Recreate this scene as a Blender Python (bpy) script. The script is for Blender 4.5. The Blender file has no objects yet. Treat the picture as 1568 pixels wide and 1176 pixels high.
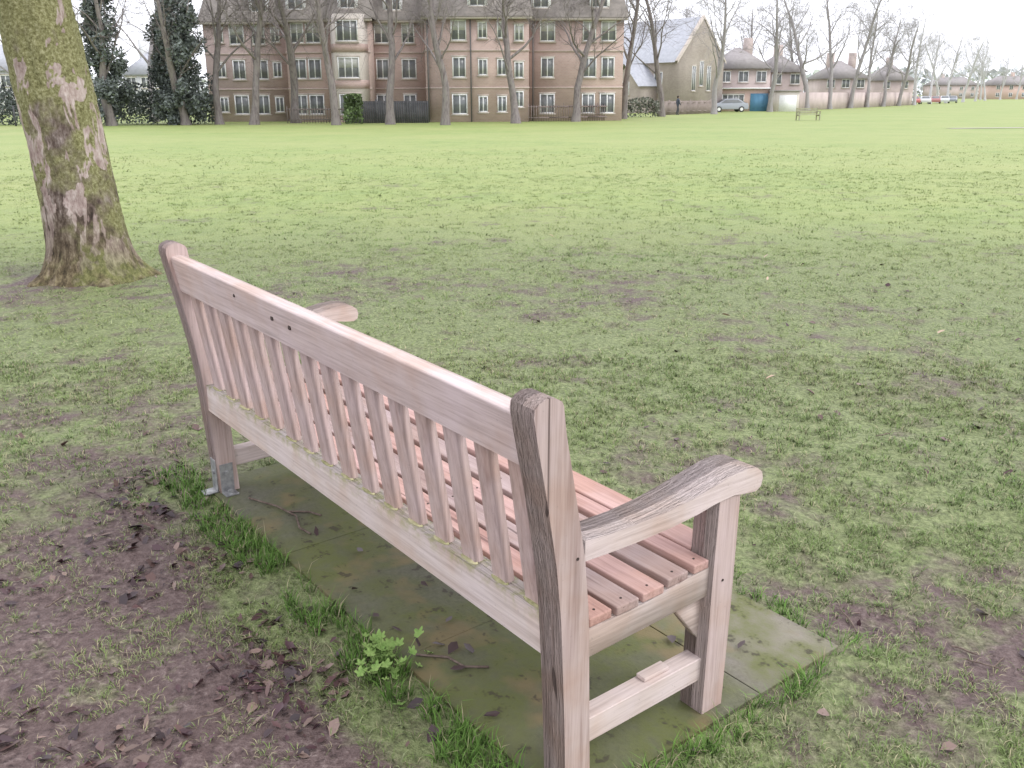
import bpy, bmesh, math, random
import numpy as np
from mathutils import Vector, Matrix
R=random.Random(7); NR=np.random.default_rng(11)
scene=bpy.context.scene
# ------------------------------------------------------------ helpers
def link(o,parent=None):
    scene.collection.objects.link(o)
    if parent is not None: o.parent=parent
    return o
def empty(name,loc=(0,0,0),rz=0):
    e=bpy.data.objects.new(name,None); e.location=loc; e.rotation_euler=(0,0,rz); return link(e)
def mesh_np(name,V,F,mats,parent=None,smooth=False,loc=None,matidx=None):
    me=bpy.data.meshes.new(name); V=np.asarray(V,dtype=np.float32)
    me.vertices.add(len(V)); me.vertices.foreach_set('co',V.ravel())
    if isinstance(F,np.ndarray):
        n,k=F.shape; me.loops.add(n*k); me.loops.foreach_set('vertex_index',F.astype(np.int32).ravel())
        me.polygons.add(n); me.polygons.foreach_set('loop_start',np.arange(0,n*k,k,dtype=np.int32))
    else:
        lens=np.array([len(f) for f in F],dtype=np.int32); me.loops.add(int(lens.sum()))
        me.loops.foreach_set('vertex_index',np.concatenate([np.asarray(f,dtype=np.int32) for f in F]))
        me.polygons.add(len(F)); me.polygons.foreach_set('loop_start',(np.cumsum(lens)-lens).astype(np.int32))
    for m in (mats if isinstance(mats,(list,tuple)) else [mats]): me.materials.append(m)
    if matidx is not None: me.polygons.foreach_set('material_index',np.asarray(matidx,dtype=np.int32))
    me.update(calc_edges=True)
    if smooth: me.polygons.foreach_set('use_smooth',[True]*len(me.polygons))
    o=bpy.data.objects.new(name,me)
    if loc is not None:o.location=loc
    return link(o,parent)
def setcol(me,C,name='Col'):
    a=me.color_attributes.new(name,'FLOAT_COLOR','POINT'); C=np.asarray(C,dtype=np.float32)
    if C.shape[1]==3: C=np.hstack([C,np.ones((len(C),1),np.float32)])
    a.data.foreach_set('color',C.ravel())
def smst(t): t=np.clip(t,0,1); return t*t*(3-2*t)
def vn(x,y,sc,seed):
    x=np.asarray(x,float)*sc+seed*17.3; y=np.asarray(y,float)*sc+seed*5.7
    xi=np.floor(x);yi=np.floor(y);fx=smst(x-xi);fy=smst(y-yi)
    def h(a,b):
        s=np.sin(a*127.1+b*311.7+seed*74.7)*43758.5453; return s-np.floor(s)
    return (h(xi,yi)*(1-fx)+h(xi+1,yi)*fx)*(1-fy)+(h(xi,yi+1)*(1-fx)+h(xi+1,yi+1)*fx)*fy
def fbm(x,y,sc,seed,o=3):
    s=0;a=1;t=0
    for i in range(o): s=s+a*vn(x,y,sc*2**i,seed+i*3.1); t+=a; a*=.55
    return s/t
# ------------------------------------------------------------ materials
class NT:
    def __init__(s,name):
        s.m=bpy.data.materials.new(name); s.m.use_nodes=True; s.t=s.m.node_tree; s.b=s.t.nodes['Principled BSDF']
        s.b.inputs['Roughness'].default_value=.85; s.b.inputs['Specular IOR Level'].default_value=.2
    def n(s,ty,**k):
        nd=s.t.nodes.new(ty)
        for a,v in k.items():
            if a.startswith('i_'): nd.inputs[a[2:].replace('_',' ')].default_value=v
            else: setattr(nd,a,v)
        return nd
    def l(s,a,b): s.t.links.new(a,b)
    def coord(s,scale=(1,1,1),kind='Object'):
        c=s.n('ShaderNodeTexCoord'); m=s.n('ShaderNodeMapping'); m.inputs['Scale'].default_value=scale
        s.l(c.outputs[kind],m.inputs[0]); return m.outputs[0]
    def noise(s,vec,scale,detail=3,rough=.55,dist=0):
        n=s.n('ShaderNodeTexNoise'); n.inputs['Scale'].default_value=scale;n.inputs['Detail'].default_value=min(detail,3)
        n.inputs['Roughness'].default_value=rough;n.inputs['Distortion'].default_value=dist
        s.l(vec,n.inputs['Vector']); return n.outputs['Fac']
    def ramp(s,fac,stops):
        r=s.n('ShaderNodeValToRGB'); e=r.color_ramp.elements
        while len(e)<len(stops): e.new(.5)
        for i,(p,c) in enumerate(stops):
            e[i].position=p; e[i].color=(c if len(c)==4 else (*c,1)) if not isinstance(c,(int,float)) else (c,c,c,1)
        s.l(fac,r.inputs[0]); return r.outputs[0]
    def mix(s,fac,a,b,mode='MIX'):
        m=s.n('ShaderNodeMix',data_type='RGBA',blend_type=mode)
        for sk,v in ((m.inputs[0],fac),(m.inputs[6],a),(m.inputs[7],b)):
            if isinstance(v,(int,float)): sk.default_value=v
            elif isinstance(v,tuple): sk.default_value=(*v,1) if len(v)==3 else v
            else: s.l(v,sk)
        return m.outputs[2]
    def bump(s,h,st=.3,d=.01):
        b=s.n('ShaderNodeBump'); b.inputs['Strength'].default_value=st;b.inputs['Distance'].default_value=d
        s.l(h,b.inputs['Height']); s.l(b.outputs[0],s.b.inputs['Normal'])
    def out(s,c,rough=None):
        if isinstance(c,tuple): s.b.inputs['Base Color'].default_value=(*c,1)
        else: s.l(c,s.b.inputs['Base Color'])
        if rough is not None: s.b.inputs['Roughness'].default_value=rough
        return s.m
def noisy(name,c1,c2,scale=3,rough=.85,bump=0,detail=5):
    t=NT(name); v=t.coord(); f=t.noise(v,scale,detail)
    if bump: t.bump(f,bump,.02)
    return t.out(t.ramp(f,[(.3,c1),(.7,c2)]),rough)
def plain(name,c,rough=.6,spec=.3):
    t=NT(name); v=t.coord(); f=t.noise(v,12,1)
    t.b.inputs['Specular IOR Level'].default_value=spec
    return t.out(t.ramp(f,[(.2,tuple(x*.88 for x in c)),(.8,tuple(min(1,x*1.1) for x in c))]),rough)
def wood(name,axis,light,dark,moss=0.0,crack=.5,warm=.5):
    t=NT(name)
    def sc(a,b): s=[b,b,b]; s[axis]=a; return tuple(s)
    v1=t.coord(sc(5,130)); v2=t.coord(sc(1.0,22)); v3=t.coord((1,1,1)); v4=t.coord(sc(1.1,46))
    f=t.noise(v1,1,3,.65,.2); g=t.noise(v2,1,3,.6,.4); h=t.noise(v3,5,3,.6); k=t.noise(v4,1,3,.5,.6)
    base=t.ramp(g,[(.28,dark),(.44,tuple(a*.72+b*.28 for a,b in zip(light,dark))),(.60,light)])
    fine=t.ramp(f,[(.32,(.80,.78,.77)),(.5,(.97,.96,.96)),(.66,(1.06,1.06,1.06))])
    c=t.mix(1.0,base,fine,'MULTIPLY')
    blot=t.ramp(h,[(.36,(.94,.87,.81)),(.5,(1,.99,.98)),(.64,(1.05,1.05,1.08))])
    c=t.mix(1.0,c,blot,'MULTIPLY')
    if crack>0:
        ck=t.ramp(k,[(.29,(crack,crack,crack)),(.325,(0,0,0))])
        c=t.mix(ck,c,tuple(x*.38 for x in dark))
    if moss>0:
        sz=t.n('ShaderNodeSeparateXYZ'); t.l(v3,sz.inputs[0]); mrr=t.n('ShaderNodeMapRange'); mrr.inputs[1].default_value=.38; mrr.inputs[2].default_value=.417; t.l(sz.outputs[2],mrr.inputs[0])
        n=t.noise(v3,30,3,.65); mk=t.ramp(n,[(.45,0.),(.62,moss)]); mk2=t.mix(1.,mk,mrr.outputs[0],'MULTIPLY')
        c=t.mix(mk2,c,(.36,.34,.18))
    sp=t.noise(v3,110,2,.6); sm=t.ramp(sp,[(.68,(0,0,0)),(.73,(.3,.3,.3))]); c=t.mix(sm,c,(.24,.2,.19))
    t.bump(f,.3,.0025)
    return t.out(c,.75)
WX=wood('weathered_wood_x',0,(.60,.505,.485),(.50,.405,.38),crack=.25); WY=wood('weathered_wood_y',1,(.62,.53,.50),(.52,.425,.39),crack=0); WZ=wood('weathered_wood_z',2,(.53,.425,.40),(.40,.30,.275),crack=.3)
WZp=wood('weathered_wood_post',2,(.51,.415,.385),(.34,.25,.225),crack=.9)
WXs=wood('seat_wood',0,(.53,.355,.32),(.36,.215,.19),crack=.7)
WXg=wood('seat_wood_grey',0,(.42,.33,.315),(.24,.165,.155),crack=.75)
WXm=wood('lower_rail_wood',0,(.61,.535,.50),(.51,.43,.385),moss=.85,crack=.15)
MOSS=noisy('moss',(.20,.20,.09),(.50,.46,.28),30,.95,.4)
GALV=NT('galvanised_steel'); GALV.b.inputs['Metallic'].default_value=.55
GALV=GALV.out(GALV.ramp(GALV.noise(GALV.coord(),40,4),[(.3,(.25,.25,.26)),(.7,(.5,.5,.5))]),.5)
HOLE=plain('screw_hole',(.06,.045,.04),.9)
# ------------------------------------------------------------ camera
H=1.432; PI=math.radians(16.823); RO=math.radians(-0.283); FPX=1459.6
cam=bpy.data.cameras.new('camera'); cam.sensor_width=36; cam.lens=36*FPX/1568; cam.clip_start=.05; cam.clip_end=5000
co=bpy.data.objects.new('camera',cam); link(co); scene.camera=co
Rt=Vector((1,0,0)); Up=Vector((0,math.sin(PI),math.cos(PI))); Fw=Vector((0,math.cos(PI),-math.sin(PI)))
c,s=math.cos(RO),math.sin(RO); R2=c*Rt+s*Up; U2=-s*Rt+c*Up
M=Matrix((R2,U2,-Fw)).transposed().to_4x4(); M.translation=(0,0,H); co.matrix_world=M
# ------------------------------------------------------------ light
world=bpy.data.worlds.new('World'); scene.world=world; world.use_nodes=True
wt=world.node_tree; bg=wt.nodes['Background']; sky=wt.nodes.new('ShaderNodeTexSky'); sky.sky_type='NISHITA'; sky.sun_disc=False
SE,SA=math.radians(48),math.radians(115)
sky.sun_elevation=SE; sky.sun_rotation=SA; sky.dust_density=4; sky.air_density=1
hs=wt.nodes.new('ShaderNodeHueSaturation'); hs.inputs['Saturation'].default_value=.18
mx=wt.nodes.new('ShaderNodeMix'); mx.data_type='RGBA'; mx.inputs[0].default_value=.85; mx.inputs[7].default_value=(13.9,14.1,15.2,1)
wt.links.new(sky.outputs[0],hs.inputs['Color']); wt.links.new(hs.outputs[0],mx.inputs[6]); wt.links.new(mx.outputs[2],bg.inputs[0]); bg.inputs[1].default_value=.137
sl=bpy.data.lights.new('sun','SUN'); sl.energy=1.3; sl.angle=math.radians(20); sl.color=(1,.975,.94)
so=bpy.data.objects.new('sun',sl); link(so)
d=Vector((math.sin(SA)*math.cos(SE),math.cos(SA)*math.cos(SE),math.sin(SE))); so.rotation_euler=d.to_track_quat('Z','Y').to_euler()
scene.view_settings.view_transform='Standard'; scene.view_settings.look='None'; scene.view_settings.exposure=0
# ------------------------------------------------------------ bench frame
L=1.955; TH=math.radians(-51.987); ax=(math.cos(TH),math.sin(TH)); ay=(-math.sin(TH),math.cos(TH)); OX,OY=.094,1.682
TX,TY=math.tan(math.radians(-1.939)),math.tan(math.radians(.883))
X3=Vector((ax[0],ax[1],TX)).normalized(); Z3=Vector((-ax[0]*TX-ay[0]*TY,-ax[1]*TX-ay[1]*TY,1)).normalized(); Y3=Z3.cross(X3).normalized()
BM=Matrix((X3,Y3,Z3)).transposed().to_4x4(); BM.translation=Vector((OX,OY,0))-L*X3
def loc_ab(x,y): dx=x-OX;dy=y-OY; return dx*ax[0]+dy*ax[1], dx*ay[0]+dy*ay[1]
def G(x,y,bumps=True):
    x=np.asarray(x,float);y=np.asarray(y,float); a,b=loc_ab(x,y)
    z=TX*np.clip(a,-2.4,.3)+TY*np.clip(b,-.5,1.2)-.012-.53*smst((y-8)/55)
    if bumps:
        ins=smst((np.maximum(np.maximum(a-.1,-a-2.15),np.maximum(b-1.0,-b-.05)))/.15)
        am=np.clip(1-(np.hypot(x,y)-25)/40,0,1)
        z=z+ins*am*((fbm(x,y,1.1,2)-.5)*.055+(fbm(x,y,7,5)-.5)*.036)
    return z
def mud(x,y):
    a,b=loc_ab(x,y)
    beh=smst((-b-.10)/.25)*smst((3.9-y)/1.5)*smst((1.2-x)/1.)
    left=.24*smst((6.0-y)/3)*smst((-x)/1.5+.2)
    rt=.20*smst((4.2-y)/2.2)
    tree=.28*np.exp(-((x+3.3)**2+(y-7.4)**2)/1.0)
    m=.10+np.maximum(np.maximum(.62*beh,left),rt)+tree
    m=m+(fbm(x,y,1.6,9)-.5)*.65+(fbm(x,y,6,4)-.5)*.65
    ed=np.maximum(np.maximum(np.abs(a+1.)-1.04,np.abs(b-.48)-.5),0); m=m-.25*np.exp(-(ed/.12)**2)
    m=m-.12*smst((y-7)/4)-.2*smst((y-14)/10)
    return np.clip(m,0,1)
# ------------------------------------------------------------ ground
N=720; k=7.6; A=1500/math.sinh(k); sx=np.linspace(-1,1,N)
gx=A*np.sinh(k*sx)-.2; gy=A*np.sinh(k*sx)+2.7
XX,YY=np.meshgrid(gx,gy); xx=XX.ravel();yy=YY.ravel(); zz=G(xx,yy)
ii=np.arange(N*N).reshape(N,N); F=np.stack([ii[:-1,:-1],ii[:-1,1:],ii[1:,1:],ii[1:,:-1]],-1).reshape(-1,4)
t=NT('grass_ground'); vc=t.n('ShaderNodeVertexColor',layer_name='Col'); sep=t.n('ShaderNodeSeparateColor'); t.l(vc.outputs[0],sep.inputs[0])
v=t.coord(); n1=t.noise(v,46,3,.75); n2=t.noise(v,1.3,3,.6); n3=t.noise(v,9,3,.65); n4=t.noise(v,.16,3,.6)
mudc=t.ramp(n1,[(.30,(.035,.022,.021)),(.46,(.10,.068,.064)),(.6,(.165,.12,.112)),(.74,(.30,.24,.22))])
mudc=t.mix(t.ramp(n3,[(.35,0.),(.65,.6)]),mudc,(.12,.082,.077))
g1=t.ramp(n1,[(.3,(.08,.095,.04)),(.5,(.17,.20,.085)),(.72,(.28,.31,.15))])
far=t.ramp(n2,[(.3,(.235,.31,.10)),(.55,(.275,.345,.11)),(.75,(.315,.365,.135))])
far=t.mix(t.ramp(n4,[(.35,0.),(.7,.8)]),far,(.345,.375,.145))
far=t.mix(.6,far,t.ramp(n3,[(.3,(.68,.71,.66)),(.7,(1.1,1.08,1.08))]),'MULTIPLY')
gr=t.mix(sep.outputs[1],g1,far)
ma=t.n('ShaderNodeMath',operation='ADD'); t.l(sep.outputs[0],ma.inputs[0]); mb=t.n('ShaderNodeMath',operation='MULTIPLY_ADD'); t.l(n3,mb.inputs[0]); mb.inputs[1].default_value=.9; mb.inputs[2].default_value=-.45; t.l(mb.outputs[0],ma.inputs[1])
mk=t.ramp(ma.outputs[0],[(.12,0.),(.5,1.)])
col=t.mix(mk,gr,mudc); t.bump(n1,.9,.014); t.b.inputs['Specular IOR Level'].default_value=.3
GM=t.out(col,.68)
ground=mesh_np('ground',np.stack([xx,yy,zz],1),F,GM,smooth=True)
dist=np.hypot(xx,yy)
setcol(ground.data,np.stack([mud(xx,yy),smst((dist-6)/8),dist*0],1))
# path on the far right of the field
pm=noisy('path_gravel',(.42,.38,.33),(.55,.5,.45),2)
pv=[];pf=[]
for i in range(30):
    x=24+i*4; y=54+.16*(x-24)+ .002*(x-24)**2
    pv+=[(x,y-.5,float(G(x,y-.5,False))+.02),(x,y+.5,float(G(x,y+.5,False))+.02)]
    if i: j=2*i; pf.append((j-2,j,j+1,j-1))
mesh_np('path',pv,pf,pm)
# ------------------------------------------------------------ concrete slab with paving joints
t=NT('mossy_concrete'); v=t.coord(); n1=t.noise(v,4,3,.6); n2=t.noise(v,60,3,.7); n3=t.noise(v,2.2,3,.65,.4); n4=t.noise(v,15,3,.75)
cc=t.ramp(n2,[(.3,(.13,.115,.10)),(.7,(.23,.21,.185))])
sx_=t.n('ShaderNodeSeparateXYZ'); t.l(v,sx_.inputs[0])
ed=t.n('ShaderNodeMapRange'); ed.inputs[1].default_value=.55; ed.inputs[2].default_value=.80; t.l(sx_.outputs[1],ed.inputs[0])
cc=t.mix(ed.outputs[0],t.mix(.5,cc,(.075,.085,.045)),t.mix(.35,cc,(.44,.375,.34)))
mo=t.ramp(n3,[(.34,0.),(.54,.9)]); cc=t.mix(t.mix(1.,mo,t.ramp(n4,[(.3,.45),(.6,1.)]),'MULTIPLY'),cc,(.12,.135,.04))
mo2=t.ramp(n1,[(.52,0.),(.63,.75)]); cc=t.mix(mo2,cc,(.21,.16,.085))
cc=t.mix(t.ramp(n4,[(.58,0.),(.66,.75)]),cc,(.055,.045,.035)); t.bump(n2,.5,.004)
CM=t.out(cc,.7)
slab=empty('paving_slab'); slab.matrix_world=BM
def bmbox(bm,x0,x1,y0,y1,z0,z1):
    vs=[bm.verts.new(p) for p in ((x0,y0,z0),(x1,y0,z0),(x1,y1,z0),(x0,y1,z0),(x0,y0,z1),(x1,y0,z1),(x1,y1,z1),(x0,y1,z1))]
    for f in ((0,3,2,1),(4,5,6,7),(0,1,5,4),(1,2,6,5),(2,3,7,6),(3,0,4,7)): bm.faces.new([vs[i] for i in f])
def bmdone(bm,name,mat,parent,bev=0,seg=2,smooth=False):
    if bev: bmesh.ops.bevel(bm,geom=[e for e in bm.edges],offset=bev,segments=seg,affect='EDGES',profile=.6)
    bmesh.ops.recalc_face_normals(bm,faces=bm.faces)
    me=bpy.data.meshes.new(name); bm.to_mesh(me); bm.free()
    for m in (mat if isinstance(mat,list) else [mat]): me.materials.append(m)
    if smooth: me.polygons.foreach_set('use_smooth',[True]*len(me.polygons))
    return link(bpy.data.objects.new(name,me),parent)
xs=[-.06,.62,1.32,L+.035]
for i in range(3):
    for j,(y0,y1) in enumerate(((.0,.63),(.634,.965))):
        bm=bmesh.new(); bmbox(bm,xs[i]+.0005,xs[i+1]-.0005,y0,y1,-.06,-.0005-.001*((i+j)%2)); bmdone(bm,'paver_%d_%d'%(i,j),CM,slab,.0025)
# ------------------------------------------------------------ bench
bench=empty('park_bench'); bench.matrix_world=BM
def wn(o):
    md=o.modifiers.new('wn','WEIGHTED_NORMAL'); md.keep_sharp=False; md.weight=100; return o
def box(name,x0,x1,y0,y1,z0,z1,mat,bev=.006,parent=None):
    bm=bmesh.new(); bmbox(bm,x0,x1,y0,y1,z0,z1); return wn(bmdone(bm,name,mat,parent or bench,bev,3,True))
def extr(name,poly,lo,hi,mat,bev=.006,parent=None,seg=3,shape=None):
    bm=bmesh.new(); a=[bm.verts.new((lo,y,z)) for y,z in poly]; b=[bm.verts.new((hi,y,z)) for y,z in poly]
    bm.faces.new(a); bm.faces.new(b[::-1]); n=len(poly)
    for i in range(n): bm.faces.new((a[i],a[(i+1)%n],b[(i+1)%n],b[i]))
    if bev:
        es=[e for e in bm.edges if len(e.link_faces)==2 and e.calc_face_angle(0)>math.radians(35)]
        bmesh.ops.bevel(bm,geom=es,offset=bev,segments=seg,affect='EDGES',profile=.55)
    bmesh.ops.recalc_face_normals(bm,faces=bm.faces)
    if shape: 
        for vv in bm.verts: shape(vv.co)
    me=bpy.data.meshes.new(name); bm.to_mesh(me); bm.free(); me.materials.append(mat)
    me.polygons.foreach_set('use_smooth',[True]*len(me.polygons))
    return wn(link(bpy.data.objects.new(name,me),parent or bench))
W_=.07; T=.07; ZT=.912
rear=[(.020,0),(.010,.22),(.0,.38),(-.004,.44),(-.018,.56),(-.043,.70),(-.072,.84),(-.080,.885)]
front=[(y+T+(.003 if .3<z<.6 else 0),z) for y,z in rear]
top=[(-.078,.90),(-.068,.910),(-.050,.9155),(-.030,.913),(-.014,.903),(-.0095,.893)]
poly=rear+top+front[::-1][1:]
for nm,x0,x1 in (('rear_leg_left',0,W_),('rear_leg_right',L-W_,L)): extr(nm,poly,x0,x1,WZp if x0 else WZ,.007)
D=.524
for nm,x0,x1 in (('front_leg_left',0,W_),('front_leg_right',L-W_,L)):
    extr(nm,[(D-T,0),(D,0),(D+.004,.3),(D+.003,.57),(D-T+.003,.57),(D-T,.3)],x0,x1,WZ,.004)
def ry(z):
    zs=[p[1] for p in rear]; ys=[p[0] for p in rear]; return float(np.interp(z,zs,ys))
extr('top_rail',[(ry(.76)+.010,.757),(ry(.865)+.010,.866),(ry(.87)+.015,.873),(ry(.87)+.036,.877),(ry(.87)+.060,.870),(ry(.76)+.058,.757)],W_-.002,L-W_+.002,WX,.003)
extr('lower_back_rail',[(.006,.322),(.006,.415),(.054,.418),(.054,.322)],W_-.002,L-W_+.002,WXm,.003)
for i in range(16):
    xc=L-W_-.048-.1135*i; w=.0235+R.uniform(-.001,.001)
    if xc-w<W_: continue
    extr('back_slat_%d'%(i+1),[(.020,.414),(.044,.414),(ry(.765)+.048,.765),(ry(.765)+.024,.765)],xc-w,xc+w,WZ,.002)
    bm=bmesh.new(); bmesh.ops.create_icosphere(bm,subdivisions=2,radius=1)
    for vtx in bm.verts:
        q=vtx.co; vtx.co=Vector((xc+q.x*(w+.006)*(1+.15*R.random()),.021+q.y*.010,.4165+q.z*.004*(1+.4*R.random())))
    bmdone(bm,'moss_tuft_%d'%(i+1),MOSS,bench,0,1,True)
armt=[(.060,.594),(.12,.588),(.20,.586),(.28,.589),(.36,.598),(.43,.610),(.49,.620),(.54,.622),(.575,.615),(.594,.600),(.599,.582)]
armb=[(.594,.564),(.578,.556),(.545,.560),(.50,.568),(.44,.565),(.38,.556),(.30,.548),(.20,.544),(.12,.545),(.060,.548)]
for nm,x0,x1 in (('armrest_left',-.004,.094),('armrest_right',L-.094,L+.004)):
    xm=(x0+x1)/2
    def shp(c,xm=xm):
        f=.80+.20*smst((c.y-.10)/.35); c.x=xm+(c.x-xm)*float(f)
    extr(nm,armt+armb,x0,x1,WY,.004,shape=shp)
ys=[(.086,.150,.402),(.163,.229,.400),(.242,.308,.402),(.321,.387,.408),(.400,.450,.416)]
for i,(y0,y1,z) in enumerate(ys):
    box('seat_slat_%d'%(i+1),.012,L-.010-.006*R.random(),y0,y1,z-.022,z,(WXs,WXg,WXs,WXg,WXs)[i],.004)
box('seat_slat_front',W_+.002,L-W_-.002,.455,.532,.395,.419,WXs,.005)
for nm,x0,x1 in (('seat_side_rail_left',.014,.056),('seat_side_rail_right',L-.056,L-.014)):
    extr(nm,[(.068,.31),(.068,.379),(.20,.376),(.33,.383),(.40,.391),(D-T+.002,.393),(D-T+.002,.32)],x0,x1,WY,.003)
for xm in (L*.33,L*.66):
    extr('seat_bearer_%d'%int(xm*10),[(.055,.33),(.055,.379),(.20,.376),(.33,.383),(.40,.391),(.46,.393),(.46,.33)],xm-.02,xm+.02,WY,.003)
box('front_apron',W_-.002,L-W_+.002,.462,.50,.315,.394,WXs,.004)
for nm,x0,x1 in (('stretcher_left',.015,.06),('stretcher_right',L-.062,L-.016)): box(nm,x0,x1,.082,D-T+.002,.088,.150,WY,.003)
box('stretcher_lap_block',L-.058,L-.03,.28,.36,.151,.162,WY,.003)
extr('corner_brace',[(D-T-.002,.20),(D-T-.002,.312),(D-T-.09,.312)],L-.056,L-.03,WY,.003)
extr('corner_brace_far',[(D-T-.002,.20),(D-T-.002,.312),(D-T-.09,.312)],.03,.056,WY,.003)
def disc(name,p,n,r,h,mat,parent=bench):
    bm=bmesh.new(); bmesh.ops.create_cone(bm,cap_ends=True,segments=14,radius1=r,radius2=r*.9,depth=h)
    q=Vector(n).to_track_quat('Z','Y').to_matrix().to_4x4(); q.translation=Vector(p); bmesh.ops.transform(bm,matrix=q,verts=bm.verts); return bmdone(bm,name,mat,parent)
for i,(x,z,r) in enumerate(((.815,.825,.0085),(.92,.822,.0085),(.57,.84,.006))):
    disc('plaque_hole_%d'%i,(x,ry(z)+.0105,z),(0,-1,.2),r,.003,HOLE)
for i,(x,y,z) in enumerate(((L,.035,.565),(L-.035,.013,.80),(L,D-.035,.355))):
    n=(1,0,0) if x==L else (0,-1,0)
    disc('bolt_plug_%d'%i,(x+(.0006 if n[0] else 0),y-(0.0 if n[0] else .0715),z),n,.0035,.002,HOLE)
for i in range(5):
    for y0,y1,z in ys[:5]: disc('seat_screw',(L-.036 if i==0 else L*i*.165,(y0+y1)/2,z+.0004),(0,0,1),.003,.0015,HOLE)
box('ground_bracket',.012,.058,.013,.0165,.0,.125,GALV,.001); box('ground_bracket_foot',.012,.058,-.035,.013,.0,.005,GALV,.001)
box('ground_bracket_side',.0705,.0745,.022,.07,.0,.11,GALV,.001); box('ground_bracket_side_foot',.0745,.115,.022,.07,.0,.005,GALV,.001)
disc('bracket_bolt',(.035,.012,.075),(0,-1,0),.009,.008,GALV); disc('bracket_bolt_b',(.0755,.046,.075),(1,0,0),.009,.008,GALV)
disc('bracket_nut',(.095,.046,.009),(0,0,1),.011,.014,GALV)
# ------------------------------------------------------------ grass blades
def in_slab(a,b): return (a>-2.03)&(a<.045)&(b>-.005)&(b<.975)
def blades(y0,y1,tden,nb,w,h,seg,seed):
    rng=np.random.default_rng(seed)
    xm1=(y1*.957+.5)*.57+.2
    nt=int(tden*(y1-y0)*2*xm1); tx=rng.uniform(-xm1,xm1,nt); ty=rng.uniform(y0,y1,nt)
    k=np.abs(tx)<(ty*.957+.5)*.57+.2; tx=tx[k];ty=ty[k]
    a,b=loc_ab(tx,ty); m=mud(tx,ty)
    wob=(fbm(tx,ty,4,51)-.5)*.12
    edge=((b>-.13+wob)&(b<.01)&(a>-2.2)&(a<.2))*1.0
    edge=np.maximum(edge,((b>.97)&(b<1.03+wob)&(a>-2.1)&(a<.1))*.5); edge=np.maximum(edge,((a>.04)&(a<.11+wob)&(b>-.1)&(b<.98))*.8)
    clump=fbm(tx,ty,9,21)
    edge=edge*(clump>.36)
    pr=np.clip(1.15-1.15*m,.09,1)*np.clip((clump-.25)*2.6,.15,1); pr=np.where(edge>0,np.maximum(pr,edge),pr)
    pr=pr*(1-smst((ty-22)/12))
    k=(rng.random(len(tx))<pr)&~in_slab(a,b)
    tx=tx[k];ty=ty[k];edge=edge[k];m=m[k]
    n=len(tx); tx=np.repeat(tx,nb);ty=np.repeat(ty,nb);edge=np.repeat(edge,nb);m=np.repeat(m,nb)
    th=rng.uniform(0,2*np.pi,n*nb); sp=rng.random(n*nb)
    X=tx+np.cos(th)*sp*w*6; Y=ty+np.sin(th)*sp*w*6; Z=G(X,Y)-.003
    ht=h*rng.uniform(.45,1.25,n*nb)*(1+edge*1.6*rng.random(n*nb))*(1-.4*m); lean=rng.uniform(.4,1.5,n*nb)*(1-.4*edge)
    ww=w*rng.uniform(.6,1.2,n*nb)*(1+.3*edge)
    dx=np.cos(th)*lean*ht; dy=np.sin(th)*lean*ht; fa=rng.uniform(0,np.pi,n*nb); px=np.cos(fa)*ww/2; py=np.sin(fa)*ww/2
    gl=np.clip(fbm(X,Y,.9,31)*1.6-.3,0,1)[:,None]; rr=rng.random(n*nb)[:,None]; mm=m[:,None]; sg=np.clip(fbm(X,Y,3.,41)*2-.7,0,1)[:,None]
    green=np.array([.17,.265,.075])*(1-gl)+np.array([.26,.325,.11])*gl
    lush=np.array([.15,.285,.055]); straw=np.array([.42,.37,.23]); pale=np.array([.34,.38,.20])
    C=np.where(rr<.06+.40*mm+.12*sg,straw,np.where(rr>.80,pale,green)); C=np.where((edge[:,None]>0)&(rr>.15),lush*1.0,C)
    fy=smst((Y-5)/8)[:,None]; fc=np.array([.235,.325,.10])*(1-gl)+np.array([.305,.365,.13])*gl; C=C*(1-fy)+fc*fy
    C=C*(rng.uniform(.72,1.15,(n*nb,1))*(1-fy)+fy*rng.uniform(.82,1.12,(n*nb,1)))
    p0=np.stack([X-px,Y-py,Z],1);p1=np.stack([X+px,Y+py,Z],1);tip=np.stack([X+dx,Y+dy,Z+ht*(1.05-.35*lean)],1)
    if seg==1: return np.stack([p0,p1,tip],1).reshape(-1,3),np.repeat(C,3,0),3
    q0=np.stack([X-px*.8+dx*.38,Y-py*.8+dy*.38,Z+ht*.6],1); q1=np.stack([X+px*.8+dx*.38,Y+py*.8+dy*.38,Z+ht*.6],1)
    V=np.stack([p0,p1,q1,q0,tip],1).reshape(-1,3)
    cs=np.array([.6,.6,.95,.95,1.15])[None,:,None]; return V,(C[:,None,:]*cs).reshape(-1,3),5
t=NT('grass_blades'); vc=t.n('ShaderNodeVertexColor',layer_name='Col'); t.b.inputs['Roughness'].default_value=.6
t.l(vc.outputs[0],t.b.inputs['Base Color'])
ge=t.n('ShaderNodeNewGeometry'); vm=t.n('ShaderNodeVectorMath',operation='SCALE'); vm.inputs['Scale'].default_value=.45; t.l(ge.outputs['Normal'],vm.inputs[0]); va=t.n('ShaderNodeVectorMath',operation='ADD'); va.inputs[1].default_value=(0,0,1); t.l(vm.outputs[0],va.inputs[0]); vz=t.n('ShaderNodeVectorMath',operation='NORMALIZE'); t.l(va.outputs[0],vz.inputs[0]); t.l(vz.outputs[0],t.b.inputs['Normal'])
GB=t.m
Vs=[];Fs=[];Cs=[];off=0
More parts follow.
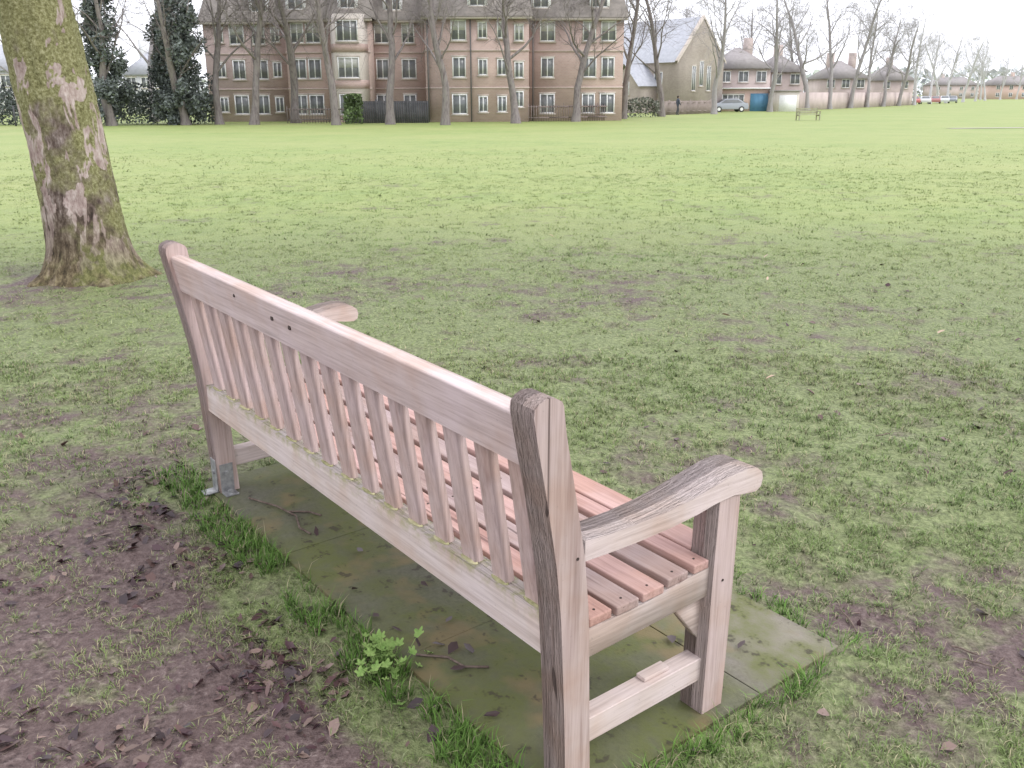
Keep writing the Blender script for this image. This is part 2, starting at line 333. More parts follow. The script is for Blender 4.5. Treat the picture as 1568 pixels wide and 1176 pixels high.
for ar in ((1.4,3.0,3000,9,.0022,.027,2,1),(3.0,5.0,1500,8,.0028,.028,2,2),(5,9,480,8,.0048,.030,1,3),(9,18,90,8,.010,.032,1,4),(18,34,14,6,.024,.035,1,5)):
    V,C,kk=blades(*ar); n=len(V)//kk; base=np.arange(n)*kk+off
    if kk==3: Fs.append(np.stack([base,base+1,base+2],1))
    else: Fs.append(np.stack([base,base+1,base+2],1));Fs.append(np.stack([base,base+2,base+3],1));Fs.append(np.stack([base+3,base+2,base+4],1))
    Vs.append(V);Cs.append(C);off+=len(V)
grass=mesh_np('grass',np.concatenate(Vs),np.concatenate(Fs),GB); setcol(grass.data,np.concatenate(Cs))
# ------------------------------------------------------------ leaf litter
def leafmesh(name,X,Y,Z,size,C,mat,curl=.35,flat=.35,rng=NR):
    n=len(X); th=rng.uniform(0,2*np.pi,n); pit=rng.normal(0,flat,n); rol=rng.normal(0,flat,n)
    u=np.stack([np.cos(th)*np.cos(pit),np.sin(th)*np.cos(pit),np.sin(pit)],1); w=np.stack([-np.sin(th)*np.cos(rol),np.cos(th)*np.cos(rol),np.sin(rol)],1)*rng.uniform(.4,1.1,(n,1)); nn=np.cross(u,w)
    P=np.stack([X,Y,Z],1); s=size[:,None]; cu=curl*rng.uniform(.2,1.6,(n,1)); j=lambda:1+rng.uniform(-.4,.4,(n,1))
    out=[P-u*s*.5+nn*s*cu*.3, P-u*s*.12*j()+w*s*.33*j()+nn*s*cu*.5, P+u*s*.28*j()+w*s*.24*j()+nn*s*cu*.3, P+u*s*.55, P+u*s*.25*j()-w*s*.26*j()+nn*s*cu*.4,P-u*s*.15*j()-w*s*.32*j()+nn*s*cu*.6]
    V=np.stack(out,1).reshape(-1,3); b=np.arange(n)*6
    T=np.concatenate([np.stack([b,b+3,b+1],1),np.stack([b+1,b+3,b+2],1),np.stack([b,b+5,b+3],1),np.stack([b+5,b+4,b+3],1)])
    o=mesh_np(name,V,T,mat); setcol(o.data,np.repeat(C,6,0)); return o
t=NT('dead_leaves'); vc=t.n('ShaderNodeVertexColor',layer_name='Col'); t.l(vc.outputs[0],t.b.inputs['Base Color']); t.b.inputs['Roughness'].default_value=.45; t.b.inputs['Specular IOR Level'].default_value=.4; LM=t.m
n=190000; X=NR.uniform(-4.5,3.5,n); Y=NR.uniform(1.5,8,n); a,b=loc_ab(X,Y); m=mud(X,Y)
strip=np.exp(-((b+.24)/.16)**2)*((a>-2.3)&(a<.3))
beh=smst((-b-.05)/.3)*smst((4.4-Y)/2)
cl5=np.clip((fbm(X,Y,4,8)-.40)*5,.05,1)
pr=(.010+.24*np.clip((m-.3)*1.6,0,1)*(.15+beh))*cl5*np.where(Y<4.2,1,.3)+strip*.42*np.clip((fbm(X,Y,5,12)-.42)*6,0,1)
k=(NR.random(n)<pr)&~in_slab(a,b); X=X[k];Y=Y[k]
pal=np.array([(.06,.03,.036),(.085,.045,.045),(.12,.072,.065),(.19,.13,.11),(.05,.032,.036),(.075,.036,.042)])
C=pal[NR.integers(0,6,len(X))]*NR.uniform(.7,1.3,(len(X),1))
leafmesh('leaf_litter',X,Y,G(X,Y)+.006,.012+.040*NR.random(len(X))**1.4,C,LM)
sa=np.array([(-.62,.11),(-.55,.16),(-.70,.2),(-.5,.09),(-.66,.07),(-.25,.62),(-.9,.25),(-1.2,.2),(-.12,.75),(-.4,.8),(-1.4,.15),(-.58,.13),(-.75,.06),(-.84,.04),(-1.0,.07),(-.3,.05)])
X=OX+sa[:,0]*ax[0]+sa[:,1]*ay[0]; Y=OY+sa[:,0]*ax[1]+sa[:,1]*ay[1]; Z=TX*sa[:,0]+TY*sa[:,1]+.008
fx=np.array([(.96,6.55),(1.32,5.75),(2.55,5.5),(2.2,8.2),(1.3,4.6),(3.0,4.4),(1.9,7.0),(-.6,8.4),(.4,9.5),(2.5,4.0)])
X=np.concatenate([X,fx[:,0]]);Y=np.concatenate([Y,fx[:,1]]);Z=np.concatenate([Z,G(fx[:,0],fx[:,1])+.022])
C=np.concatenate([np.tile((.07,.045,.045),(16,1)),np.tile((.46,.33,.24),(10,1))]); leafmesh('fallen_leaves',X,Y,Z,np.concatenate([np.full(16,.042),np.full(10,.055)]),C,LM)
# ------------------------------------------------------------ tubes / trees
def tube(paths,sides_fn):
    Vs=[];Fs=[];off=0
    for pts,rad in paths:
        n=len(pts); k=sides_fn(rad[0]); P=np.array(pts,float); d=np.gradient(P,axis=0); d/=np.linalg.norm(d,axis=1)[:,None]+1e-9
        ref=np.array([0,0,1.]) if abs(d[0][2])<.9 else np.array([1.,0,0]); u=np.cross(d,ref); u/=np.linalg.norm(u,axis=1)[:,None]+1e-9; w=np.cross(d,u)
        an=np.arange(k)*2*np.pi/k; ring=P[:,None,:]+np.array(rad)[:,None,None]*(np.cos(an)[None,:,None]*u[:,None,:]+np.sin(an)[None,:,None]*w[:,None,:])
        Vs.append(ring.reshape(-1,3)); i=np.arange(n-1)[:,None]*k; j=np.arange(k)[None,:]; j2=(j+1)%k
        Fs.append(np.stack([i+j,i+j2,i+k+j2,i+k+j],-1).reshape(-1,4)+off); off+=n*k
    return np.concatenate(Vs),np.concatenate(Fs)
def branchpath(rng,p,d,length,r,n,wob,up):
    pts=[np.array(p,float)];d=np.array(d,float);rad=[r]
    for i in range(n):
        d=d+rng.normal(0,wob,3)+np.array([0,0,up]); d/=np.linalg.norm(d); pts.append(pts[-1]+d*length/n); rad.append(max(r*(1-.85*(i+1)/n),.004))
    return pts,rad
def rdir(rng,d,ang):
    d=d/np.linalg.norm(d); v=rng.normal(size=3); v-=v.dot(d)*d; v/=np.linalg.norm(v); return d*math.cos(ang)+v*math.sin(ang)
def make_tree(seed,Ht,r0,nl=13,clear=.28,n2=6,n3=5,n4=3,minr=.010):
    rng=np.random.default_rng(seed); paths=[]
    tp,tr=branchpath(rng,(0,0,-.2),(0,0,1),Ht*.85,r0,14,.065,.04); tr=[max(r0*(1-.8*(i/14)**1.2)*rng.uniform(.92,1.12),.03) for i in range(15)]; tr[0]=r0*1.5; tr[1]=r0*1.02; paths.append((tp,tr))
    for i in range(nl):
        f=clear+(1-clear)*(i+rng.random()*.6)/nl; q=f*13.9; j=int(q); pos=tp[j]+(tp[j+1]-tp[j])*(q-j) if j<14 else tp[14]
        az=i*2.4+rng.uniform(-.5,.5); an=rng.uniform(.45,.95); d=np.array([math.cos(az)*math.sin(an),math.sin(az)*math.sin(an),math.cos(an)])
        l=Ht*rng.uniform(.30,.46)*(1.15-.75*f); r=tr[min(j,14)]*rng.uniform(.32,.5)
        p1,r1=branchpath(rng,pos,d,l,r,7,.15,.05); paths.append((p1,r1))
        for a2 in range(n2):
            q=rng.uniform(1.5,6.9); j=int(q); pos=p1[j]+(p1[j+1]-p1[j])*(q-j); d2=rdir(rng,p1[j+1]-p1[j],rng.uniform(.4,.95))
            l2=l*rng.uniform(.3,.6); p2,r2=branchpath(rng,pos,d2,l2,max(r1[j]*.5,minr*1.6),5,.18,.02); paths.append((p2,r2))
            for a3 in range(n3):
                q=rng.uniform(1,4.9); j=int(q); pos=p2[j]+(p2[j+1]-p2[j])*(q-j); d3=rdir(rng,p2[j+1]-p2[j],rng.uniform(.4,1.0))
                l3=l2*rng.uniform(.4,.7); p3,r3=branchpath(rng,pos,d3,l3,max(r2[j]*.5,minr*1.1),3,.22,.0); paths.append((p3,r3))
                for a4 in range(n4):
                    q=rng.uniform(.6,2.9); j=int(q); pos=p3[j]+(p3[j+1]-p3[j])*(q-j); p4,r4=branchpath(rng,pos,rdir(rng,p3[j+1]-p3[j],rng.uniform(.4,1.)),l3*.7,minr,2,.2,.0); paths.append((p4,[minr,minr*.8,minr*.5]))
    for i in range(26):
        q=rng.uniform(1.,6); j=int(q); pos=tp[j]+(tp[j+1]-tp[j])*(q-j); az=rng.uniform(0,6.28); d=np.array([math.cos(az)*.7,math.sin(az)*.7,.7])
        paths.append(branchpath(rng,pos,d,rng.uniform(.3,.9),.018,3,.2,.1))
    return tube(paths,lambda r:9 if r>.15 else (5 if r>.04 else 3))
def bark(name,c1,c2,moss):
    t=NT(name); v=t.coord((1,1,.25)); f=t.noise(v,9,3,.65)
    c=t.ramp(f,[(.3,c1),(.55,c2),(.7,moss)]); return t.out(c,.9)
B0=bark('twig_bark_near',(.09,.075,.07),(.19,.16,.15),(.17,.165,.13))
B1=bark('lime_bark',(.13,.11,.11),(.24,.21,.205),(.23,.22,.19)); B2=bark('lime_bark_hazy',(.25,.23,.235),(.35,.325,.33),(.31,.30,.295)); B3=bark('lime_bark_far_hazy',(.44,.425,.445),(.53,.51,.53),(.48,.48,.485))  # bark in three steps, distance haze lightened into the base colours
vars_=[]
for i in range(5):
    V,F=make_tree(100+i,14.5+i*.5,.26+.02*(i%3)); vars_.append((V,F))
meshes={}
def place_tree(i,x,y,mat,sc,rz):
    key=(i,mat.name)
    if key not in meshes:
        o=mesh_np('bare_tree',vars_[i][0],vars_[i][1],mat,smooth=True); meshes[key]=o.data
    else: o=link(bpy.data.objects.new('bare_tree',meshes[key]))
    o.location=(x,y,float(G(x,y,False))); o.scale=(sc,sc,sc*R.uniform(.95,1.08)); o.rotation_euler=(R.uniform(-.03,.03),R.uniform(-.03,.03),rz)
    return o
BR=.6555e-3
def bx(u,y): return (u-784)*BR*y
row=[(335,71),(388,70),(452,74),(515,68),(598,69),(683,67),(792,70),(884,74),(957,82),(1017,90),(1097,100),(1183,112),(1240,122),(1275,130),(1306,138),(1332,146),(1356,154),(1380,162),(1404,170)]
for j,(u,y) in enumerate(row):
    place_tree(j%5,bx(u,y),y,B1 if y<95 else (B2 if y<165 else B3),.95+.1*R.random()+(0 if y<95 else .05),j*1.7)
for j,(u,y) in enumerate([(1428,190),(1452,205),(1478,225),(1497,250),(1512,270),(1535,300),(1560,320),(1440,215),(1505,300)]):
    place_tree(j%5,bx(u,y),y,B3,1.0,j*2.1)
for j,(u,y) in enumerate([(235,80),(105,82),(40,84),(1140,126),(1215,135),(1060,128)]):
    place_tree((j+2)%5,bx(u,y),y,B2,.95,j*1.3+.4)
# ------------------------------------------------------------ foreground tree
t=NT('mottled_bark'); v=t.coord((1,1,.40)); v2=t.coord(); f=t.noise(v,22,3,.75); g=t.noise(v,6,3,.7,.4); h=t.noise(v2,2.3,3,.65); p=t.noise(v2,45,3,.75)
c_=t.ramp(f,[(.30,(.028,.02,.018)),(.46,(.10,.072,.06)),(.60,(.20,.16,.14)),(.74,(.34,.29,.27))])
szz=t.n('ShaderNodeSeparateXYZ'); t.l(v2,szz.inputs[0])
lich=t.ramp(p,[(.34,(.10,.095,.035)),(.52,(.225,.22,.10)),(.70,(.37,.36,.21))])
ml=t.n('ShaderNodeMath',operation='MULTIPLY_ADD'); t.l(szz.outputs[2],ml.inputs[0]); ml.inputs[1].default_value=.10; ml.inputs[2].default_value=-.085
mx2=t.n('ShaderNodeMath',operation='MULTIPLY_ADD'); t.l(szz.outputs[0],mx2.inputs[0]); mx2.inputs[1].default_value=.10; t.l(ml.outputs[0],mx2.inputs[2])
mh=t.n('ShaderNodeMath',operation='ADD'); t.l(h,mh.inputs[0]); t.l(mx2.outputs[0],mh.inputs[1])
gm=t.ramp(mh.outputs[0],[(.41,0.),(.54,.92)]); c_=t.mix(gm,c_,lich)
pk=t.ramp(g,[(.545,0.),(.565,.92)]); pinks=t.ramp(f,[(.3,(.22,.15,.14)),(.5,(.38,.30,.275)),(.7,(.55,.47,.44))]); c_=t.mix(pk,c_,pinks)
mr=t.n('ShaderNodeMapRange'); mr.inputs[1].default_value=.62; mr.inputs[2].default_value=.12; mr.inputs[4].default_value=.85; t.l(szz.outputs[2],mr.inputs[0])
basec=t.mix(gm,t.ramp(f,[(.3,(.03,.024,.014)),(.5,(.11,.085,.045)),(.7,(.23,.19,.10))]),t.ramp(f,[(.3,(.04,.042,.015)),(.5,(.12,.125,.045)),(.7,(.22,.215,.09))]))
c_=t.mix(mr.outputs[0],c_,basec)
t.bump(t.mix(.5,f,g),1.,.03); TB=t.out(c_,.9)
tree=empty('plane_tree',(-3.28,7.5,.05))
rng=np.random.default_rng(5); nz,na=110,84; V=[];
for i in range(nz):
    z=-.15+i*(4.3/ (nz-1)); cx=-.092*max(z,0)+.012*math.sin(z*2)-.02
    for j in range(na):
        a=j*2*math.pi/na; fl=.13*math.exp(-max(z,0)/.13)+ .035*math.exp(-max(z,0)/.4)
        rt=1+ .75*max(0,math.sin(a*5+.6+.3*math.sin(a*2)))**1.5*math.exp(-max(z,0)/.15)
        r=(.283-.012*z+fl*rt)
        r+=.022*(float(vn(a*3,z*2.2,1,3))-.5)+.018*(float(vn(math.cos(a)*4,math.sin(a)*4+z*5,1.5,7))-.5)+.016*(float(vn(math.cos(a)*9,math.sin(a)*9+z*9,2,8))-.5)
        V.append((cx+r*math.cos(a),r*math.sin(a),z))
ii=np.arange(nz*na).reshape(nz,na); F=np.stack([ii[:-1],np.roll(ii,-1,1)[:-1],np.roll(ii,-1,1)[1:],ii[1:]],-1).reshape(-1,4)
mesh_np('trunk',V,F,TB,tree,True)
paths=[];tp=np.array([-.092*4.0,0,4.0])
for i in range(9):
    az=i*.75+rng.uniform(-.2,.2); an=rng.uniform(.3,1.0); d=np.array([math.cos(az)*math.sin(an),math.sin(az)*math.sin(an),math.cos(an)])
    l=rng.uniform(4.5,7); p1,r1=branchpath(rng,tp+rng.normal(0,.05,3),d,l,rng.uniform(.11,.2),9,.14,.03); paths.append((p1,r1))
    for a2 in range(9):
        q=rng.uniform(1.5,8.9); j=int(q); d2=rdir(rng,p1[j+1]-p1[j],rng.uniform(.4,1.)); p2,r2=branchpath(rng,p1[j],d2,l*rng.uniform(.25,.5),max(r1[j]*.5,.02),6,.18,-.01); paths.append((p2,r2))
        for a3 in range(7):
            q=rng.uniform(1,5.9); j=int(q); p3,r3=branchpath(rng,p2[j],rdir(rng,p2[j+1]-p2[j],rng.uniform(.4,1.1)),rng.uniform(.5,1.3),.009,4,.2,-.05); paths.append((p3,r3))
for i in range(5):
    az=rng.uniform(-.3,.9); p1,r1=branchpath(rng,tp+np.array([0,0,-.75]),(math.cos(az),math.sin(az),.05),2.9,.035,10,.10,-.02); paths.append((p1,r1))
    for k_ in range(7):
        j=int(rng.integers(1,10)); st=p1[j]; ln_=min(max(st[2]-1.72,.35),1.5)*rng.uniform(.7,1.0)
        p2,r2=branchpath(rng,st,(rng.uniform(-.5,.5),rng.uniform(-.3,.3),-.9),ln_,.007,8,.2,-.03); r2=[max(x*.8,.0025) for x in r2]; paths.append((p2,r2))
        for a2 in range(6):
            j=int(rng.integers(1,7)); dd=rdir(rng,p2[j]-p2[j-1],.9); dd[2]=max(dd[2],-.3); p3,_=branchpath(rng,p2[j],dd,rng.uniform(.15,.45),.004,4,.25,.08); paths.append((p3,[.0035,.003,.0025,.002,.0018]))
V,F=tube(paths,lambda r:8 if r>.08 else (5 if r>.03 else 3)); mesh_np('limbs',V,F,B0,tree,True)
# ------------------------------------------------------------ leafy masses
def leafmat(name,c,v=.35):
    t=NT(name); vc=t.n('ShaderNodeVertexColor',layer_name='Col'); t.l(vc.outputs[0],t.b.inputs['Base Color']); return t.m
LV=leafmat('foliage',None)
def foliage(name,P,size,c,parent=None,seed=1):
    rng=np.random.default_rng(seed); n=len(P); u=rng.normal(size=(n,3)); u/=np.linalg.norm(u,axis=1)[:,None]; w=rng.normal(size=(n,3)); w-=(w*u).sum(1)[:,None]*u; w/=np.linalg.norm(w,axis=1)[:,None]
    s=(size*rng.uniform(.5,1.3,n))[:,None]; V=np.stack([P-u*s,P+w*s*.6,P+u*s,P-w*s*.6],1).reshape(-1,3); F=np.arange(4*n).reshape(n,4)
    cl=fbm(P[:,0]+P[:,1]*.3,P[:,2],1.3,4)[:,None]; C=np.array(c)*(.4+1.2*cl)*rng.uniform(.6,1.4,(n,1)); o=mesh_np(name,V,F,LV,parent); setcol(o.data,np.repeat(C,4,0)); return o
def ivy_tree(u,y,Ht,wid,seed):
    rng=np.random.default_rng(seed); x=bx(u,y); e=empty('ivy_clad_tree',(x,y,float(G(x,y,False)))); P=[]
    V,F=make_tree(seed,Ht*1.05,.3,nl=9,n2=5,n3=4,n4=2); mesh_np('trunk_and_limbs',V,F,B1,e)
    for i in range(54):
        z=rng.uniform(.5,Ht*.95); r=wid*(1-.5*(z/Ht))*rng.uniform(.2,1.); a=rng.uniform(0,6.28); cpt=np.array([r*math.cos(a),r*math.sin(a),z]); m=rng.normal(size=(280,3)); m/=np.linalg.norm(m,axis=1)[:,None]; P.append(cpt+m*rng.uniform(.4,1,(280,1))*rng.uniform(.4,.85)*np.array([1,1,1.3]))
    foliage('ivy_foliage',np.concatenate(P),.13,(.15,.17,.16),e,seed)
ivy_tree(168,69,12,1.8,61); ivy_tree(283,70,11,2.0,62); ivy_tree(262,73,8,1.2,63)
def hedge(name,u0,u1,y,h,c,seed,dens=420,th=1.2):
    rng=np.random.default_rng(seed); x0,x1=bx(u0,y),bx(u1,y); n=int(dens*(x1-x0)); X=rng.uniform(x0,x1,n); top=h*(.75+.5*fbm(X,X*0,.6,seed)); Z=top*rng.random(n)**.7; Y=y+rng.uniform(-th/2,th/2,n)*(1-.3*Z/h)
    base=G(X,Y,False); return foliage(name,np.stack([X,Y,Z+base],1),.12,c,None,seed)
hedge('hedge',-140,332,72,2.3,(.13,.15,.135),71); hedge('hedge',-160,335,74,3.1,(.16,.175,.165),74,300)
hedge('evergreen_bush',528,556,70.5,2.1,(.13,.18,.08),72,700); hedge('hedge',940,1012,88,1.5,(.17,.18,.15),73,300)
# ------------------------------------------------------------ buildings
def brickmat(name,c1,c2,mort):
    t=NT(name); b=t.n('ShaderNodeTexBrick'); v=t.coord(); cmb=t.n('ShaderNodeSeparateXYZ'); t.l(v,cmb.inputs[0]); cb=t.n('ShaderNodeCombineXYZ'); ad=t.n('ShaderNodeMath',operation='ADD'); t.l(cmb.outputs[0],ad.inputs[0]); t.l(cmb.outputs[1],ad.inputs[1]); t.l(ad.outputs[0],cb.inputs[0]); t.l(cmb.outputs[2],cb.inputs[1]); t.l(cb.outputs[0],b.inputs['Vector'])
    b.inputs['Scale'].default_value=2.2; b.inputs['Color1'].default_value=(*c1,1); b.inputs['Color2'].default_value=(*c2,1); b.inputs['Mortar'].default_value=(*mort,1); b.inputs['Mortar Size'].default_value=.02
    f=t.noise(v,.5,3); return t.out(t.mix(1.,b.outputs[0],t.ramp(f,[(.3,(.85,.84,.84)),(.7,(1.1,1.1,1.1))]),'MULTIPLY'),.9)
BK=brickmat('red_brick',(.50,.365,.33),(.545,.405,.365),(.54,.46,.425)); BK2=brickmat('brown_brick',(.47,.355,.33),(.51,.395,.365),(.50,.44,.41)); STB=brickmat('stone_block',(.43,.365,.345),(.49,.425,.40),(.45,.40,.38))  # wall colours raised and low in contrast to paint in distance haze
BK3=brickmat('hazy_brick',(.52,.425,.405),(.55,.455,.435),(.56,.50,.48)); BD=plain('brick_band',(.56,.46,.42),.9)  # hazy brick: paler copy with the haze of farther houses in its colour
def tiles(name,c1,c2):
    t=NT(name); v=t.coord((1,1,1)); w=t.n('ShaderNodeTexWave',bands_direction='Z'); w.inputs['Scale'].default_value=3.2; w.inputs['Distortion'].default_value=1.; t.l(v,w.inputs[0]); f=t.noise(v,2.5,3,.7)
    c=t.ramp(f,[(.3,c1),(.7,c2)]); c=t.mix(.5,c,t.ramp(w.outputs[1],[(.1,(.7,.7,.7)),(.5,(1.1,1.1,1.1))]),'MULTIPLY'); return t.out(c,.85)
RT=tiles('roof_tiles',(.20,.18,.165),(.30,.27,.245)); SL=tiles('slate_roof',(.38,.39,.43),(.48,.49,.53)); RT2=tiles('hazy_roof_tiles',(.31,.285,.285),(.39,.36,.36))  # hazy tiles: paler copy, haze painted into the tile colour
WHT=plain('white_window_frame',(.80,.80,.80),.5); GLS=NT('window_glass'); GLS.b.inputs['Specular IOR Level'].default_value=.5; GLS=GLS.out(GLS.ramp(GLS.noise(GLS.coord(),.8,3),[(.3,(.12,.125,.135)),(.7,(.24,.25,.26))]),.25)  # glass colour lightened to stand in for haze over the building
CUR=plain('net_curtain',(.5,.5,.48),.9); STN=plain('pale_stone',(.54,.48,.43),.9); RND=plain('cream_render',(.66,.60,.55),.9)
class Bld:
    def __init__(s,name,x,y,rz): s.e=empty(name,(x,y,float(G(x,y,False))),rz)
    def prism(s,name,foot,z0,z1,mat):
        n=len(foot); V=[(x,y,z0) for x,y in foot]+[(x,y,z1) for x,y in foot]; F=[list(range(n))[::-1],list(range(n,2*n))]+[[i,(i+1)%n,n+(i+1)%n,n+i] for i in range(n)]
        return mesh_np(name,V,F,mat,s.e)
    def window(s,nm,p,d,w,z,h,lights=2,cur=False,frame=.08,mat=None):
        nx,ny=d[1],-d[0]; V=[];F=[];MI=[]
        def bar(a0,a1,z0,z1,o0,o1,mi):
            b=len(V)
            for (a,o,zz) in ((a0,o0,z0),(a1,o0,z0),(a1,o1,z0),(a0,o1,z0),(a0,o0,z1),(a1,o0,z1),(a1,o1,z1),(a0,o1,z1)): V.append((p[0]+d[0]*a+nx*o,p[1]+d[1]*a+ny*o,zz))
            for f in ((0,3,2,1),(4,5,6,7),(0,1,5,4),(1,2,6,5),(2,3,7,6),(3,0,4,7)): F.append([b+q for q in f]); MI.append(mi)
        hw=w/2; z0=z-h/2; z1=z+h/2; bar(-hw+.01,hw-.01,z0+.01,z1-.01,-.05,.012,1)
        bar(-hw,-hw+frame,z0,z1,-.04,.05,0); bar(hw-frame,hw,z0,z1,-.04,.05,0); bar(-hw+frame,hw-frame,z0,z0+frame,-.04,.048,0); bar(-hw+frame,hw-frame,z1-frame,z1,-.04,.048,0)
        for i in range(1,lights):
            a=-hw+w*i/lights; bar(a-frame*.5,a+frame*.5,z0+frame,z1-frame,-.03,.045,0)
        if cur: bar(-hw+frame,hw-frame,z1-h*.5,z1-frame,-.03,.02,2)
        bar(-hw-.08,hw+.08,z0-.1,z0,-.03,.10,3); bar(-hw-.08,hw+.08,z1,z1+.12,-.03,.03,3)
        mesh_np(nm,V,F,[WHT,GLS,CUR,STN],s.e,matidx=MI)
Y0=76.
bl=Bld('brick_apartment_building',0,Y0,0); EZ=7.45
def lx(u,yl): return (u-784)*BR*(Y0+yl)
segs=[ (322,445,3.0),(445,515,1.2),(515,572,.2),(572,655,2.2),(655,812,-1.2),(812,955,.6)]
wins={0:[345,372,405,430],1:[463,487],2:[540],3:[590,630],4:[706,742,771,797],5:[840,903,932]}
wi=0
for si,(u0,u1,yl) in enumerate(segs):
    x0,x1=lx(u0,yl),lx(u1,yl); bl.prism('wall_section_%d'%si,[(x0,yl),(x1,yl),(x1,yl+11-yl),(x0,yl+11-yl)],-.3,EZ-.002*si,BK if si else BK2)
    bl.prism('string_course_%d'%si,[(x0-.04,yl-.05),(x1+.04,yl-.05),(x1+.04,yl-.002),(x0-.04,yl-.002)],2.40,2.52,BD); bl.prism('string_course_b%d'%si,[(x0-.04,yl-.05),(x1+.04,yl-.05),(x1+.04,yl-.002),(x0-.04,yl-.002)],5.05,5.17,BD)
    bl.prism('eaves_%d'%si,[(x0-.25,yl-.35),(x1+.25,yl-.35),(x1+.25,yl-.003),(x0-.25,yl-.003)],EZ-.18,EZ+.02,STN)
    zt=EZ+2.9; V=[(x0-.3,yl-.4,EZ+.02),(x1+.3,yl-.4,EZ+.02),(x1-.3,yl+1.4,zt),(x0+.3,yl+1.4,zt),(x0-.3,11.2,EZ+.02),(x1+.3,11.2,EZ+.02),(x1-.3,9.8,zt),(x0+.3,9.8,zt),((x0+.3),5.6+yl*.3,zt+1.4),((x1-.3),5.6+yl*.3,zt+1.4)]
    mesh_np('roof_%d'%si,V,[[0,1,2,3],[1,5,6,2],[5,4,7,6],[4,0,3,7],[3,2,9,8],[6,7,8,9],[2,6,9],[7,3,8]],RT,bl.e)
    for u in wins[si]:
        for fl,zc in enumerate((1.28,3.92,6.52)):
            wi+=1; w=.7 if u in (742,771,797,430,345) else (1.0 if wi%2 else 1.15)
            if si==2: continue
            bl.window('window_%d'%wi,(lx(u,yl),yl),(1,0),w,zc+(.35 if u==797 else 0)-(.55 if u==797 and fl else 0),1.45 if w>.9 else 1.15,2,(wi*7)%3==0)
xb0,xb1=lx(519,-.9),lx(556,-.9); bl.prism('bay_column',[(xb0-.5,.2),(xb0,-.7),(xb1,-.7),(xb1+.5,.2)],-.3,EZ+.3,RND)
for fl,zc in enumerate((1.3,3.95,6.55)):
    bl.window('bay_window_%d'%fl,((xb0+xb1)/2,-.7),(1,0),xb1-xb0-.2,zc,1.5,3,fl==1)
    bl.prism('bay_brick_band_%d'%fl,[(xb0-.5,.16),(xb0-.02,-.735),(xb1+.02,-.735),(xb1+.5,.16)],zc-1.5,zc-.9,BK)
for fl,zc in enumerate((1.28,3.92,6.52)): bl.window('return_window_%d'%fl,(lx(655,-1.2),.7),(0,-1),.9,zc,1.3,2)
for i,u in enumerate((408,463,541,608,735,830,918)):
    yl=[s_[2] for s_ in segs if s_[0]<=u<s_[1]][0]; xc=lx(u,yl); bl.prism('dormer_%d'%i,[(xc-.75,yl+.1),(xc+.75,yl+.1),(xc+.75,yl+1.8),(xc-.75,yl+1.8)],EZ+.5,EZ+2.0,WHT)
    bl.window('dormer_window_%d'%i,(xc,yl+.1),(1,0),1.2,EZ+1.3,1.15,2); zt=EZ+2.0
    mesh_np('dormer_roof_%d'%i,[(xc-.95,yl-.1,zt),(xc+.95,yl-.1,zt),(xc+.95,yl+2,zt),(xc-.95,yl+2,zt),(xc,yl-.1,zt+.75),(xc,yl+2,zt+.75)],[[0,1,4],[1,2,5,4],[3,0,4,5],[2,3,5],[0,3,2,1]],RT,bl.e)
PIPE=plain('black_downpipe',(.14,.13,.13),.5)
for i,u in enumerate((450,574,659,724,818)):
    yl=[s_[2] for s_ in segs if s_[0]<=u<s_[1]][0]; x=lx(u,yl); bl.prism('downpipe_%d'%i,[(x-.05,yl-.16),(x+.05,yl-.16),(x+.05,yl-.06),(x-.05,yl-.06)],-.2,EZ-.20,PIPE)
# chapel
ch=Bld('stone_chapel',18.1,108,math.atan2(.6,.8)); w,ln,ez,rz_=7.2,17,5.6,10.0
mesh_np('walls',[(0,0,-.4),(w,0,-.4),(w,ln,-.4),(0,ln,-.4),(0,0,ez),(w,0,ez),(w,ln,ez),(0,ln,ez),(w/2,0,rz_-.1),(w/2,ln,rz_-.1)],[[0,1,5,8,4],[1,2,6,5],[2,3,7,9,6],[3,0,4,7],[0,3,2,1]],STB,ch.e)
mesh_np('roof',[(-.4,.25,ez-.35),(w/2,.25,rz_),(w/2,ln,rz_),(-.4,ln,ez-.35),(w+.4,.25,ez-.35),(w+.4,ln,ez-.35)],[[0,1,2,3],[1,4,5,2]],SL,ch.e)
mesh_np('gable_coping',[(-.3,-.1,ez-.2),(w/2,-.1,rz_+.15),(w+.3,-.1,ez-.2),(-.3,.3,ez-.2),(w/2,.3,rz_+.15),(w+.3,.3,ez-.2),(-.3,-.1,ez-.5),(w/2,-.1,rz_-.2),(w+.3,-.1,ez-.5)],[[0,1,4,3],[1,2,5,4],[6,7,1,0],[7,8,2,1]],STN,ch.e)
for i,xw in enumerate((2.4,3.6,4.8)): ch.window('lancet_%d'%i,(xw,0),(1,0),.6,3.6+(.5 if i==1 else 0),2.6,2,frame=.05)
for i,yw in enumerate((3,6.5,10,13.5)): ch.window('side_window_%d'%i,(0,yw),(0,-1),1.3,3.2,2.2,2)
mesh_np('porch',[(-3,3,-.4),(0,3,-.4),(0,7,-.4),(-3,7,-.4),(-3,3,3),(0,3,3),(0,7,3),(-3,7,3),(-3,5,5),(0,5,5)],[[0,1,5,4],[2,3,7,6],[3,0,4,8,7],[1,2,6,9,5]],STB,ch.e)
mesh_np('porch_roof',[(-3.3,2.7,2.8),(0,2.7,2.8),(0,5,5.15),(-3.3,5,5.15),(-3.3,7.3,2.8),(0,7.3,2.8)],[[0,1,2,3],[3,2,5,4]],SL,ch.e); ch.window('porch_window',(-3,5),(0,-1),1.2,2.6,1.4,2)
